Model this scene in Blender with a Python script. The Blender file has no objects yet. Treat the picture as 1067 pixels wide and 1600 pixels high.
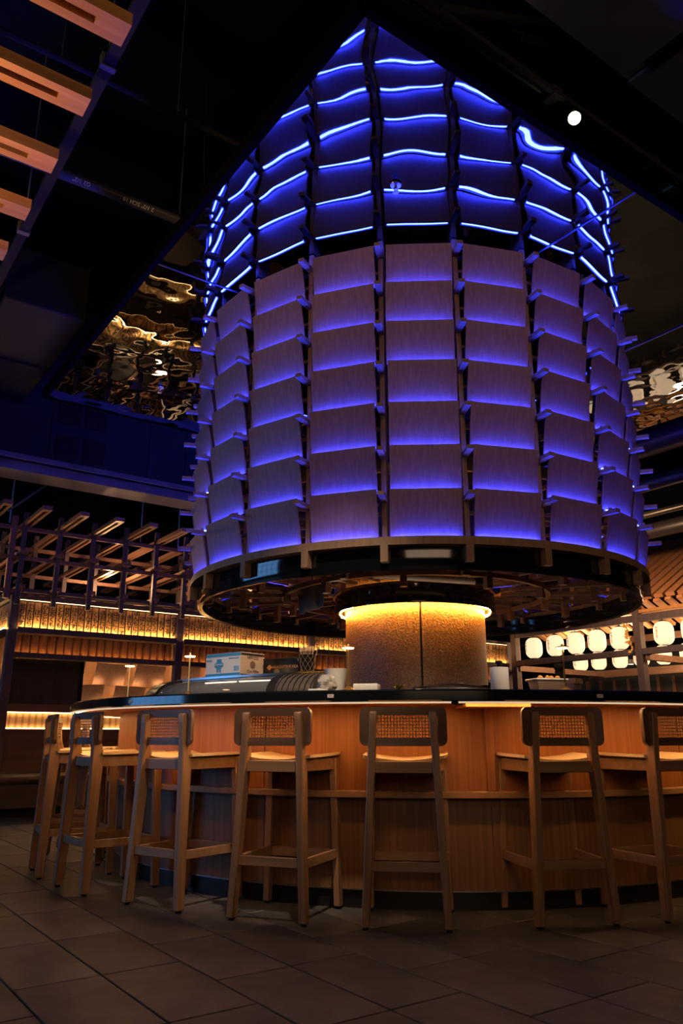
import bpy, bmesh, math, random
from mathutils import Vector, Matrix, noise
random.seed(7)
S = bpy.context.scene
COL = S.collection
PI = math.pi
rad = math.radians

# ------------------------------------------------------------------ camera, world, exposure
F_PX = 1212.0
PITCH = math.atan(350 / F_PX)
HEAD = rad(54.5)                       # world X lies 54.5 degrees to the right of the view
cam = bpy.data.cameras.new('camera'); cam.sensor_fit = 'VERTICAL'; cam.sensor_height = 36
cam.lens = F_PX / 1600 * 36; cam.clip_start = .05; cam.clip_end = 100
co = bpy.data.objects.new('camera', cam); COL.objects.link(co)
co.location = (0, 0, .865)
co.rotation_euler = (PI / 2 + PITCH, 0, math.atan2(-math.cos(HEAD), math.sin(HEAD)))
S.camera = co
W = bpy.data.worlds.new('dusk'); S.world = W; W.use_nodes = True
W.node_tree.nodes['Background'].inputs[0].default_value = (.03, .09, .16, 1)
W.node_tree.nodes['Background'].inputs[1].default_value = .35
S.view_settings.view_transform = 'Standard'; S.view_settings.look = 'None'
S.view_settings.exposure = 0.0; S.view_settings.gamma = 1
S.view_settings.use_curve_mapping = False
S.cycles.max_bounces = 7; S.cycles.diffuse_bounces = 3; S.cycles.glossy_bounces = 4
S.cycles.transmission_bounces = 4; S.cycles.transparent_max_bounces = 6
S.cycles.sample_clamp_indirect = 4; S.cycles.sample_clamp_direct = 0
S.cycles.caustics_reflective = False; S.cycles.caustics_refractive = False

def lamp(name, kind, loc, energy, col, size=.1, target=None, spot=None, blend=.6, size_y=None):
    l = bpy.data.lights.new(name, kind); l.energy = energy; l.color = col
    if kind == 'AREA':
        l.size = size
        if size_y: l.shape = 'RECTANGLE'; l.size_y = size_y
    else: l.shadow_soft_size = size
    if spot: l.spot_size = rad(spot); l.spot_blend = blend
    o = bpy.data.objects.new(name, l); COL.objects.link(o); o.location = loc
    if target is not None:
        o.rotation_euler = (Vector(target) - Vector(loc)).to_track_quat('-Z', 'Y').to_euler()
    return o

BX, BY = 4.486, 5.178                   # axis of the round bar
WARM = (1, .56, .28)
# dusk daylight through the tall window in the left wall
lamp('window_daylight', 'AREA', (-7.85, 11.4, 2.7), 330, (.15, .42, .92), 6.2, (0, 11.4, 2.7), size_y=4.2)
# unseen warm fill spots added behind and beside the camera, aimed at the drum
for i, (x, y, e, tx, ty) in enumerate([(-.6, -1.2, 125, 3.0, 3.4), (4.2, -1.6, 85, 4.6, 4.6), (-2.2, 3.2, 85, 2.2, 4.9)]):
    lamp('downlight', 'SPOT', (x, y, 4.5), e, WARM, .12, (tx, ty, 3.4), 70, 1.0)
lamp('unseen_spot', 'SPOT', (-.5, 4.1, 3.0), 190, (1, .50, .18), .1, (-.2, 4.2, 4.3), 150, 1)  # unseen spot aimed upward, added to light the slotted timber beams
lamp('counter_fill_spot', 'SPOT', (1.5, 2.1, 4.6), 620, (1, .74, .52), .06, (2.60, 4.0, 1.2), 31, .7)  # narrow unseen spots added to brighten the things on the counter
lamp('counter_fill_spot', 'SPOT', (3.3, 1.9, 4.6), 480, (1, .74, .52), .06, (3.55, 3.10, 1.2), 17, .7)
lamp('underside_fill', 'POINT', (BX - .75, BY - .95, .92), 9, (1, .70, .42), .05)  # unseen point lamps added inside the bar to light the drum's underside
lamp('underside_fill', 'POINT', (BX + .6, BY - 1.05, .92), 9, (1, .70, .42), .05)
lamp('underside_fill', 'POINT', (BX + .2, BY + 1.3, .92), 14, (1, .70, .42), .05)
lamp('stool_fill', 'AREA', (-1.2, -3.0, 2.5), 38, (1, .66, .44), 3.2, (3.3, 3.6, .7), size_y=1.8)  # unseen soft fill behind the camera, added to lift the stool backs
lamp('unseen_spot', 'SPOT', (.3, 3.9, 4.0), 42, (1, .6, .4), .05, (1.0, 3.5, 0), 70, 1)

# ------------------------------------------------------------------ materials
MATS = {}
def mat(name, col, rough=.6, metal=0.0, emit=None, strength=0.0, spec=.5):
    if name in MATS: return MATS[name]
    m = bpy.data.materials.new(name); m.use_nodes = True
    b = m.node_tree.nodes['Principled BSDF']
    b.inputs['Base Color'].default_value = (*col, 1); b.inputs['Roughness'].default_value = rough
    b.inputs['Metallic'].default_value = metal; b.inputs['Specular IOR Level'].default_value = spec
    if emit:
        b.inputs['Emission Color'].default_value = (*emit, 1); b.inputs['Emission Strength'].default_value = strength
    MATS[name] = m
    return m
def nodes(m): return m.node_tree.nodes, m.node_tree.links, m.node_tree.nodes['Principled BSDF']
def ramp(N, stops):
    r = N.new('ShaderNodeValToRGB'); e = r.color_ramp.elements
    e[0].position, e[0].color = stops[0][0], (*stops[0][1], 1)
    e[1].position, e[1].color = stops[-1][0], (*stops[-1][1], 1)
    for p, c in stops[1:-1]:
        k = e.new(p); k.color = (*c, 1)
    return r
def wood(name, dark, light, axis=2, freq=18, rough=.5, bump=.15, stretch=.05):
    m = mat(name, light, rough); N, L, b = nodes(m)
    tc = N.new('ShaderNodeTexCoord'); mp = N.new('ShaderNodeMapping')
    sc = [freq, freq, freq]; sc[axis] = freq * stretch
    mp.inputs['Scale'].default_value = sc
    oi = N.new('ShaderNodeObjectInfo'); ad = N.new('ShaderNodeVectorMath'); ad.operation = 'ADD'
    mu = N.new('ShaderNodeMath'); mu.operation = 'MULTIPLY'; mu.inputs[1].default_value = 37
    L.new(oi.outputs['Random'], mu.inputs[0]); L.new(mu.outputs[0], ad.inputs[1])
    L.new(tc.outputs['Object'], mp.inputs[0]); L.new(mp.outputs[0], ad.inputs[0])
    n1 = N.new('ShaderNodeTexNoise'); n1.inputs['Scale'].default_value = 1; n1.inputs['Detail'].default_value = 5
    n1.inputs['Distortion'].default_value = .6
    L.new(ad.outputs[0], n1.inputs['Vector'])
    r = ramp(N, [(.3, dark), (.5, tuple((a + c) / 2 for a, c in zip(dark, light))), (.7, light)])
    L.new(n1.outputs['Fac'], r.inputs[0]); L.new(r.outputs[0], b.inputs['Base Color'])
    bp = N.new('ShaderNodeBump'); bp.inputs['Strength'].default_value = bump; bp.inputs['Distance'].default_value = .004
    L.new(n1.outputs['Fac'], bp.inputs['Height']); L.new(bp.outputs[0], b.inputs['Normal'])
    return m
def noisy(name, dark, light, scale=5, rough=.6, bump=.2, dist=.01, detail=6, metal=0):
    m = mat(name, light, rough, metal); N, L, b = nodes(m)
    tc = N.new('ShaderNodeTexCoord'); n1 = N.new('ShaderNodeTexNoise')
    n1.inputs['Scale'].default_value = scale; n1.inputs['Detail'].default_value = detail
    L.new(tc.outputs['Object'], n1.inputs['Vector'])
    r = ramp(N, [(.3, dark), (.7, light)]); L.new(n1.outputs['Fac'], r.inputs[0]); L.new(r.outputs[0], b.inputs['Base Color'])
    bp = N.new('ShaderNodeBump'); bp.inputs['Strength'].default_value = bump; bp.inputs['Distance'].default_value = dist
    L.new(n1.outputs['Fac'], bp.inputs['Height']); L.new(bp.outputs[0], b.inputs['Normal'])
    return m

M_PANEL = wood('shingle_wood', (.175, .102, .078), (.245, .150, .118), 2, 60, .55, .2, .02)
M_RIB = wood('rib_wood', (.17, .10, .06), (.24, .15, .09), 2, 30, .55, .15)
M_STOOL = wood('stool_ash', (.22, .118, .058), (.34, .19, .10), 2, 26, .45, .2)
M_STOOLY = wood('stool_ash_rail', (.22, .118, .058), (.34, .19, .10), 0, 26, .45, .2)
M_STOOLB = wood('stool_ash_backlit', (.09, .048, .025), (.15, .08, .042), 0, 26, .45, .2)  # same ash darkened: the backrest's backlit shade is put into the colour
M_SEAT = wood('seat_ply', (.58, .42, .24), (.70, .52, .31), 1, 20, .4, .1)
M_CANE = mat('cane', (.20, .11, .05), .55)
M_BAR = wood('bar_veneer', (.23, .080, .018), (.34, .122, .028), 2, 55, .45, .12, .02)
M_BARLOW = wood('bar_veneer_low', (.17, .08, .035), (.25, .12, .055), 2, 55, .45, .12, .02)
M_LEDGE = wood('ledge_wood', (.26, .13, .06), (.36, .19, .09), 0, 20, .4, .1)
M_GLOSS = mat('black_gloss', (.006, .007, .009), .08, spec=.9)
M_COUNTER = mat('counter_stone', (.008, .011, .014), .10, spec=.9)
M_TOE = mat('toe_kick', (.010, .010, .012), .3)
M_BLACK = mat('black_paint', (.007, .007, .008), .6, spec=.12)
M_BLACKSAT = mat('black_satin', (.016, .016, .018), .35)
M_CEIL = noisy('ceiling_black', (.002, .005, .016), (.004, .008, .026), 2, .75, .1)
M_STEEL = mat('steel', (.45, .45, .47), .3, 1)
M_GALV = noisy('galvanised_duct', (.10, .10, .11), (.16, .16, .17), 3, .45, .05, metal=.6)
M_CEIL.node_tree.nodes['Principled BSDF'].inputs['Specular IOR Level'].default_value = 0
M_NAVY = noisy('navy_board', (.060, .066, .105), (.085, .092, .14), 1.5, .7, .03)
M_DUCT = noisy('blue_black_duct', (.010, .012, .017), (.016, .018, .025), 2, .6, .05); M_DUCT.node_tree.nodes['Principled BSDF'].inputs['Specular IOR Level'].default_value = .12
M_BRASS = mat('brass', (.72, .48, .16), .3, 1)
M_LEDBLUE = mat('led_blue', (.05, .1, .4), .5, 0, (.024, .038, 1.0), 200)
M_LEDBAR = mat('led_warm_bar', (.4, .3, .2), .5, 0, (1, .50, .17), 46)
M_LEDORANGE = mat('led_amber', (.4, .2, .05), .5, 0, (1, .31, .028), 1600)
M_LEDTAG = mat('led_tag', (.4, .3, .1), .5, 0, (1, .56, .20), 115)
M_SLOTWOOD = wood('slot_beam_wood', (.37, .17, .045), (.50, .26, .075), 0, 16, .5, .1)
M_LATT = wood('lattice_wood', (.16, .085, .055), (.24, .13, .085), 1, 16, .5, .1)
M_LATTDARK = wood('lattice_post', (.055, .04, .045), (.085, .062, .065), 2, 16, .55, .1)
M_TAG = wood('tag_wood', (.40, .20, .065), (.56, .31, .11), 2, 30, .55, .1)
M_INK = mat('ink', (.012, .010, .010), .7)
M_WHITE = mat('white_plastic', (.75, .74, .70), .4)
M_PAPER = mat('white_paper', (.8, .8, .78), .8)

# floor tile slate
M_TILE = mat('slate_tile', (.06, .05, .045), .5); N, L, b = nodes(M_TILE)
tc = N.new('ShaderNodeTexCoord'); oi = N.new('ShaderNodeObjectInfo')
n1 = N.new('ShaderNodeTexNoise'); n1.inputs['Scale'].default_value = 3.2; n1.inputs['Detail'].default_value = 8; n1.inputs['Distortion'].default_value = .8
L.new(tc.outputs['Object'], n1.inputs['Vector'])
mx = N.new('ShaderNodeMath'); mx.operation = 'MULTIPLY_ADD'; mx.inputs[1].default_value = .22
L.new(oi.outputs['Random'], mx.inputs[0]); L.new(n1.outputs['Fac'], mx.inputs[2])
r = ramp(N, [(.38, (.020, .020, .023)), (.6, (.055, .052, .053)), (.85, (.115, .104, .100))])
L.new(mx.outputs[0], r.inputs[0]); L.new(r.outputs[0], b.inputs['Base Color'])
n2 = N.new('ShaderNodeTexNoise'); n2.inputs['Scale'].default_value = 30; n2.inputs['Detail'].default_value = 6
L.new(tc.outputs['Object'], n2.inputs['Vector'])
bp = N.new('ShaderNodeBump'); bp.inputs['Strength'].default_value = .25; bp.inputs['Distance'].default_value = .004
L.new(n2.outputs['Fac'], bp.inputs['Height']); L.new(bp.outputs[0], b.inputs['Normal'])
# same slate with printed joints for the far floor
M_FLOOR = mat('far_floor', (.06, .05, .045), .5); N, L, b = nodes(M_FLOOR)
tc = N.new('ShaderNodeTexCoord'); br = N.new('ShaderNodeTexBrick')
br.inputs['Scale'].default_value = 1; br.inputs['Brick Width'].default_value = .62; br.inputs['Row Height'].default_value = .32
br.inputs['Mortar Size'].default_value = .004
br.inputs['Color1'].default_value = (.05, .048, .049, 1); br.inputs['Color2'].default_value = (.066, .062, .063, 1); br.inputs['Mortar'].default_value = (.015, .013, .012, 1)
mp = N.new('ShaderNodeMapping'); mp.inputs['Rotation'].default_value = (0, 0, PI / 2)
L.new(tc.outputs['Object'], mp.inputs[0]); L.new(mp.outputs[0], br.inputs['Vector']); L.new(br.outputs['Color'], b.inputs['Base Color'])
# hammered plaster of the column
M_COLUMN = noisy('hammered_plaster', (.018, .013, .013), (.085, .057, .051), 75, .36, .9, .008, 6)
# rippled mirror ceiling
M_MIRROR = mat('tinted_mirror', (.15, .18, .215), .02, 1)

# ------------------------------------------------------------------ mesh helpers
class MB:
    def __init__(s): s.v = []; s.f = []; s.sm = []
    def add(s, vs, fs, smooth=False):
        o = len(s.v); s.v += [tuple(p) for p in vs]
        s.f += [tuple(i + o for i in f) for f in fs]; s.sm += [smooth] * len(fs); return s
    def box(s, x0, x1, y0, y1, z0, z1):
        vs = [(x, y, z) for z in (z0, z1) for y in (y0, y1) for x in (x0, x1)]
        return s.add(vs, [(0, 2, 3, 1), (4, 5, 7, 6), (0, 1, 5, 4), (2, 6, 7, 3), (0, 4, 6, 2), (1, 3, 7, 5)])
    def hexa(s, bottom, top):            # two matching quads, counter-clockwise from above
        return s.add(list(bottom) + list(top), [(3, 2, 1, 0), (4, 5, 6, 7), (0, 1, 5, 4), (1, 2, 6, 5), (2, 3, 7, 6), (3, 0, 4, 7)])
    def bar(s, a, b, w, h, up=(0, 0, 1)):
        a, b = Vector(a), Vector(b); d = (b - a).normalized(); u = Vector(up)
        if abs(d.dot(u)) > .98: u = Vector((0, 1, 0))
        r = d.cross(u).normalized() * w / 2; t = r.cross(d).normalized() * h / 2
        return s.hexa([a - r - t, a + r - t, a + r + t, a - r + t], [b - r - t, b + r - t, b + r + t, b - r + t])
    def tube(s, pts, r, n=10, cap=True):
        P = [Vector(p) for p in pts]; vs = []; R = r if isinstance(r, (list, tuple)) else [r] * len(P)
        prev = None
        for i, p in enumerate(P):
            d = (P[min(i + 1, len(P) - 1)] - P[max(i - 1, 0)]).normalized()
            u = Vector((0, 0, 1)) if abs(d.z) < .95 else Vector((1, 0, 0))
            if prev is not None: u = prev
            a = (u - d * u.dot(d)).normalized(); prev = a; c = d.cross(a)
            vs += [p + (a * math.cos(2 * PI * k / n) + c * math.sin(2 * PI * k / n)) * R[i] for k in range(n)]
        fs = []
        for i in range(len(P) - 1):
            for k in range(n):
                k2 = (k + 1) % n; fs.append((i * n + k, i * n + k2, (i + 1) * n + k2, (i + 1) * n + k))
        s.add(vs, fs, True)
        if cap:
            o = len(s.v) - len(vs); s.f += [tuple(o + k for k in reversed(range(n))), tuple(o + (len(P) - 1) * n + k for k in range(n))]; s.sm += [False, False]
        return s
    def lathe(s, prof, n=24, a0=0, a1=2 * PI, c=(0, 0, 0), smooth=True, close=False):
        full = abs(a1 - a0 - 2 * PI) < 1e-6; m = n if full else n + 1; P = len(prof); vs = []
        for k in range(m):
            a = a0 + (a1 - a0) * k / n
            vs += [(c[0] + r * math.cos(a), c[1] + r * math.sin(a), c[2] + z) for r, z in prof]
        fs = []; J = P if close else P - 1
        for k in range(n):
            k2 = (k + 1) % m
            for j in range(J):
                j2 = (j + 1) % P
                fs.append((k * P + j, k2 * P + j, k2 * P + j2, k * P + j2))
        s.add(vs, fs, smooth)
        if close and not full:
            o = len(s.v) - len(vs); s.f += [tuple(o + j for j in range(P)), tuple(o + (m - 1) * P + j for j in reversed(range(P)))]; s.sm += [False, False]
        return s
    def ring(s, r0, r1, z0, z1, n=96, a0=0, a1=2 * PI):       # solid annulus, flat shaded corners
        return s.lathe([(r0, z0), (r1, z0), (r1, z1), (r0, z1)], n, a0, a1, close=True, smooth=False)
    def mesh(s, name, m, bevel=0, seg=1):
        me = bpy.data.meshes.new(name); me.from_pydata(s.v, [], s.f); me.polygons.foreach_set('use_smooth', s.sm)
        bm = bmesh.new(); bm.from_mesh(me); bmesh.ops.recalc_face_normals(bm, faces=bm.faces)
        if bevel:
            ed = [e for e in bm.edges if len(e.link_faces) == 2 and e.calc_face_angle(0) > .6]
            bmesh.ops.bevel(bm, geom=ed, offset=bevel, segments=seg, affect='EDGES', profile=.5)
        bm.to_mesh(me); bm.free(); me.set_sharp_from_angle(angle=rad(36))
        for x in (m if isinstance(m, (list, tuple)) else [m]): me.materials.append(x)
        return me
def link(name, me, parent=None, loc=(0, 0, 0), rz=0, rot=None):
    o = bpy.data.objects.new(name, me); COL.objects.link(o); o.parent = parent; o.location = loc
    o.rotation_euler = rot if rot else (0, 0, rz); return o
def obj(name, mb, m, parent=None, bevel=0, loc=(0, 0, 0), rz=0, seg=1):
    return link(name, mb.mesh(name, m, bevel, seg), parent, loc, rz)
def tag(o, label, cat, group=None):
    o['label'] = label; o['category'] = cat
    if group: o['group'] = group
    return o
def thing(name, label, cat, loc=(0, 0, 0), rz=0, group=None):
    o = bpy.data.objects.new(name, None); COL.objects.link(o); o.empty_display_size = .1
    o.location = loc; o.rotation_euler = (0, 0, rz); return tag(o, label, cat, group)
def struct(name, mb, m, parent=None, loc=(0, 0, 0)):
    o = obj(name, mb, m, parent, loc=loc)
    if not parent: o['kind'] = 'structure'
    return o
def stuff(o): o['kind'] = 'stuff'; return o
def copy_tree(o, parent=None):
    c = o.copy(); COL.objects.link(c); c.parent = parent
    for ch in list(o.children): copy_tree(ch, c)
    return c
_txt = {}
def text_mesh(body, size, m, extrude=.0006, vertical=False, align='CENTER'):
    key = (body, size, m.name, vertical)
    if key in _txt: return _txt[key]
    cu = bpy.data.curves.new('lettering', 'FONT'); cu.body = '\n'.join(body) if vertical else body
    cu.size = size; cu.extrude = extrude; cu.align_x = align; cu.align_y = 'CENTER'; cu.resolution_u = 2; cu.offset = .0012 if vertical else 0
    if vertical: cu.space_line = .9
    o = bpy.data.objects.new('lettering', cu); COL.objects.link(o)
    dg = bpy.context.evaluated_depsgraph_get(); me = bpy.data.meshes.new_from_object(o.evaluated_get(dg))
    bpy.data.objects.remove(o); me.materials.clear(); me.materials.append(m); _txt[key] = me
    return me
def polar(r, deg, z=0): return (BX + r * math.cos(rad(deg)), BY + r * math.sin(rad(deg)), z)

# ------------------------------------------------------------------ setting: shell
fl = MB().box(-8, 16, -5, 16, -.12, -.008)
floor = struct('floor', fl, M_FLOOR)
def project(x, y, z):
    fx, fy, rx, ry = .5807, .81412, .81412, -.5807; s, c = math.sin(PITCH), math.cos(PITCH)
    f = x * fx + y * fy; u = x * rx + y * ry; w = z - .865; d = f * c + w * s
    return (533.5 + F_PX * u / d, 800 - F_PX * (-f * s + w * c) / d, d) if d > .2 else (9e9, 9e9, d)
tme = MB().box(-.1575, .1575, -.3075, .3075, -.03, 0).mesh('floor_tile', M_TILE, .0025)
cand = []
for i in range(-12, 34):
    for j in range(-4, 17):
        x = 1.015 + .322 * i; y = 1.65 + .622 * j + (.311 if (i // 2) % 2 else 0)
        px, py, d = project(x, y, 0); rb = math.hypot(x - BX, y - BY)
        if -260 < px < 1330 and 1150 < py < 1800 and rb > 2.2 and d < 9.5: cand.append((d, x, y))
cand.sort()
for d, x, y in cand[:290]:
    link('floor_tile', tme, floor, (x, y, random.uniform(-.0006, 0)))
struct('ceiling', MB().box(-8, 16, -5, 16, 6.4, 6.5), M_CEIL)
struct('wall_front', MB().box(-8, 16, -5.2, -5, -.1, 6.5), M_BLACK)
struct('wall_back', MB().box(-8, 16, 16, 16.2, -.1, 6.5), M_BLACK)
struct('wall_right', MB().box(16, 16.2, -5, 16, -.1, 6.5), M_BLACK)
wl = MB().box(-8.2, -8, -5, 8.3, -.1, 6.5).box(-8.2, -8, 14.5, 16, -.1, 6.5).box(-8.2, -8, 8.3, 14.5, -.1, .6).box(-8.2, -8, 8.3, 14.5, 4.8, 6.5)
struct('wall_left', wl, M_BLACK)
wn = MB()
for k in range(9): wn.box(-7.84, -7.78, 8.3 + k * .77, 8.36 + k * .77, .6, 4.8)
for z in (.6, 2.0, 3.4, 4.74): wn.box(-7.84, -7.78, 8.3, 14.5, z, z + .06)
struct('window_1', wn, M_BLACKSAT)

# ------------------------------------------------------------------ ceiling services
can = thing('mirror_canopy', 'square canopy of rippled dark mirror panels hung above the round shingled drum', 'mirror canopy', (0, 0, 4.38))
xs = [1.89, 4.17, 6.06, 7.95]; ys = [2.445, 5.09, 8.10]
def ripple(x, y):
    a = .0048 * noise.noise((x * 1.55, y * 1.55, 0)) + .0030 * noise.noise((x * 3.4, y * 3.4, 5))
    # the far side of the sheet is more crumpled than the near side
    k = max(0, min(1, (y - 4.2) / 1.6)); k = max(k, max(0, min(1, (x - 5.3) / 1.2)))
    return a * (1 - .3 * k) + k * (.0017 * noise.noise((x * 7.5, y * 6.0, 9)) + .0008 * noise.noise((x * 15, y * 12, 2)))
for i in range(3):
    for j in range(2):
        x0, x1, y0, y1 = xs[i] + .004, xs[i + 1] - .004, ys[j] + .004, ys[j + 1] - .004
        st = .035; nx = int((x1 - x0) / st); ny = int((y1 - y0) / st); mb = MB(); vs = []; fs = []
        for q in range(ny + 1):
            for p in range(nx + 1):
                x = x0 + (x1 - x0) * p / nx; y = y0 + (y1 - y0) * q / ny
                vs.append((x, y, ripple(x, y)))
        for q in range(ny):
            for p in range(nx):
                a = q * (nx + 1) + p; fs.append((a, a + nx + 1, a + nx + 2, a + 1))
        mb.add(vs, fs, True); me = bpy.data.meshes.new('mirror_panel'); me.from_pydata(mb.v, [], mb.f)
        me.polygons.foreach_set('use_smooth', mb.sm); me.materials.append(M_MIRROR)
        link('mirror_panel', me, can)
bk = MB().box(1.89, 7.95, 2.445, 8.10, .02, .06); obj('backing_board', bk, M_BLACK, can)
ed = MB().box(1.84, 1.888, 2.40, 8.14, -.008, .09).box(1.84, 8.0, 2.395, 2.443, -.008, .09).box(7.952, 8.0, 2.40, 8.14, -.008, .09).box(1.84, 8.0, 8.102, 8.14, -.008, .09)
obj('edge_trim', ed, mat('trim_black', (.003, .003, .003), .9, spec=0), can)
js = MB().box(1.89, 7.95, 5.082, 5.098, -.006, .0); obj('joint_strip', js, M_BLACKSAT, can)
js = MB().box(4.162, 4.178, 2.445, 8.10, -.006, .0); obj('joint_strip', js, M_BLACKSAT, can)
js = MB().box(6.052, 6.068, 2.445, 8.10, -.006, .0); obj('joint_strip', js, M_BLACKSAT, can)
def sprinkler(x, y, z, label):
    t = thing('ceiling_sprinkler', label, 'sprinkler', (x, y, z))
    obj('escutcheon', MB().lathe([(.0, -.004), (.035, -.004), (.040, .002), (.0, .002)], 16), M_STEEL, t)
    obj('body', MB().tube([(0, 0, 0), (0, 0, -.03)], .009, 8), M_STEEL, t)
    obj('frame_arm', MB().tube([(.010, 0, -.02), (.016, 0, -.035), (.004, 0, -.055)], .003, 6).tube([(-.010, 0, -.02), (-.016, 0, -.035), (-.004, 0, -.055)], .003, 6), M_STEEL, t)
    obj('deflector', MB().lathe([(0, -.056), (.022, -.057), (.022, -.054), (0, -.053)], 12), M_STEEL, t)
sprinkler(2.812, 3.324, 4.372, 'chrome sprinkler head on the mirror ceiling in front of the blue lit drum')
sprinkler(2.779, 7.173, 4.372, 'chrome sprinkler head on the dark rippled mirror left of the drum')

# slotted timber beams, upper left
def slot_beam(length, w=.155, h=.075, slot0=.16, sw=.045, m=M_SLOTWOOD, n_slots=1):
    mb = MB(); mb.box(-slot0, 0, -w / 2, w / 2, 0, h)
    mb.box(-length + slot0, -slot0, -w / 2, -sw / 2, 0, h); mb.box(-length + slot0, -slot0, sw / 2, w / 2, 0, h)
    mb.box(-length, -length + slot0, -w / 2, w / 2, 0, h)
    return mb
sb_me = slot_beam(3.2).mesh('beam', M_SLOTWOOD)
inner_me = MB().box(-3.0, -.17, -.02, .02, .045, .07).mesh('slot_backing', M_BLACK)
rod_me = MB().tube([(0, 0, .07), (0, 0, 2.02)], .005, 6).mesh('hanger_rod', M_BLACKSAT)
places = ['topmost of the hung slotted timber beams at upper left', 'second from the top of the slotted timber beams at upper left', 'third from the top of the slotted timber beams at upper left',
          'fourth from the top of the slotted timber beams at upper left', 'lowest visible stub of the slotted timber beams at the left edge']
for k in range(5):
    t = thing('slotted_beam', 'orange timber beam, ' + places[k], 'ceiling beam', (.925 - .012 * k, 3.19 + .588 * k, 4.30), 0, 'slotted ceiling beams at upper left')
    link('beam', sb_me, t); link('slot_backing', inner_me, t)
    link('hanger_rod', rod_me, t, (-.55, .0, 0)); link('hanger_rod', rod_me, t, (-2.2, 0, 0))
t = thing('track_rail', 'long black ceiling rail running past the ends of the slotted timber beams', 'ceiling rail', (.99, 0, 4.62))
obj('rail', MB().box(-.028, .028, .5, 9.5, -.03, .03), M_BLACK, t)
obj('lower_flange', MB().box(-.036, .036, .5, 9.5, -.036, -.028), M_BLACK, t)
for y in (2.0, 3.72, 5.6, 7.5):
    obj('hanger_clip', MB().box(-.045, .045, y - .02, y + .02, -.045, .045).tube([(0, y, .04), (0, y, 1.75)], .006, 6), M_GALV, t)
# lettered sprinkler pipe
t = thing('sprinkler_pipe', 'blue lit steel pipe with upside down size lettering below the black ceiling', 'pipe', (0, 5.56, 5.2))
obj('pipe', MB().tube([(-6, 0, 0), (6, 0, 0)], .042, 14), mat('painted_pipe', (.05, .055, .075), .35), t)
M_STENCIL = mat('stencil_paint', (.8, .82, .85), .6)
for body, x in (('G2 1/2"', 1.36), ('2 1/2" SCH 10', 1.84)):
    o = link('lettering', text_mesh(body, .046, M_STENCIL), t, (x, -.0345, -.0252))
    o.rotation_euler = (Matrix.Rotation(rad(126), 4, 'X') @ Matrix.Rotation(PI, 4, 'Z')).to_euler()
for x in (.4, 2.22):
    obj('clamp', MB().ring(.040, .047, -.018, .018, 16), M_STEEL, t, loc=(x, 0, 0)).rotation_euler = (0, PI / 2, 0)
    obj('hanger_rod', MB().tube([(x, 0, .04), (x, 0, 1.2)], .005, 6), M_GALV, t)
t = thing('conduit', 'thin dark blue conduit crossing under the ceiling above the lettered pipe', 'pipe', (0, 4.55, 5.3))
obj('pipe', MB().tube([(-5, 0, 0), (4, 0, 0)], .022, 10), M_DUCT, t)
for x in (.9, 1.75): obj('hanger_rod', MB().tube([(x, 0, .02), (x, 0, 1.1)], .005, 6), M_GALV, t)
# dangling ceiling cables
def cable(pts, label):
    tag(obj('cable', MB().tube(pts, .004, 6), M_BLACKSAT), label, 'cable')
cable([(2.25, 5.2, 6.4), (2.27, 5.22, 5.6), (2.33, 5.24, 5.1), (2.30, 5.24, 4.75)], 'thin cable dangling beside the lettered pipe hanger')
cable([(-.2, 3.9, 6.4), (-.1, 3.7, 5.6), (.1, 3.4, 5.0), (.3, 3.3, 4.5)], 'thin cable dropping between the two upper timber beams')
# dark ductwork
t = thing('flat_duct', 'wide flat black duct between the ceiling rail and the mirror canopy', 'air duct', (0, 0, 4.56))
obj('casing', MB().box(1.08, 1.80, 6.6, 8.9, 0, .55), M_BLACK, t, .01)
obj('flange', MB().box(1.06, 1.82, 7.8, 7.84, -.02, .57), M_BLACK, t)
t = thing('wall_duct', 'tall blue lit duct casing with vents above the slatted tag front', 'air duct', (0, 9.0, 0))
obj('casing', MB().box(-3.0, 7.6, 0, .75, 3.95, 6.3), M_DUCT, t)
obj('bottom_angle', MB().box(-3.0, 7.6, -.02, .0, 3.93, 3.99).box(-3, 7.6, .1, .5, 3.83, 3.94), M_GALV, t)
for x, z in ((2.38, 4.62), (2.38, 4.18), (2.70, 4.62), (2.70, 4.18)):
    v = obj('vent', MB().box(x - .13, x + .13, -.012, 0, z - .14, z + .14), M_BLACK, t)
    lv = MB()
    for q in range(6): lv.box(x - .12, x + .12, -.02, -.012, z - .12 + q * .045, z - .112 + q * .045)
    obj('louvre', lv, M_BLACKSAT, v)
for x in (2.18, 3.4, 3.9, 4.6): obj('seam', MB().box(x, x + .02, -.012, 0, 4.0, 6.3), M_DUCT, t)
# steel joist under the duct
t = thing('roof_joist', 'dim steel joist below the blue lit duct at left', 'beam', (0, 9.95, 0))
obj('chord', MB().box(-3, 8, -.05, .05, 4.10, 4.18), M_GALV, t)
obj('brace', MB().bar((2.0, 0, 3.55), (2.55, 0, 4.1), .04, .02), M_GALV, t)
obj('brace', MB().bar((1.2, 0, 3.55), (1.9, 0, 4.1), .04, .02), M_GALV, t)
for k, x in enumerate((2.05, 3.75, 4.3)):
    tag(obj('hanger_rod', MB().tube([(x, 10.0, 3.42), (x, 10.0, 4.12)], .008, 6), M_STEEL), ['leftmost thin steel hanger rod above the timber lattice', 'middle thin steel hanger rod above the timber lattice', 'thin steel hanger rod above the lattice nearest the drum'][k], 'hanger rod', 'lattice hanger rods')
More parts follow.
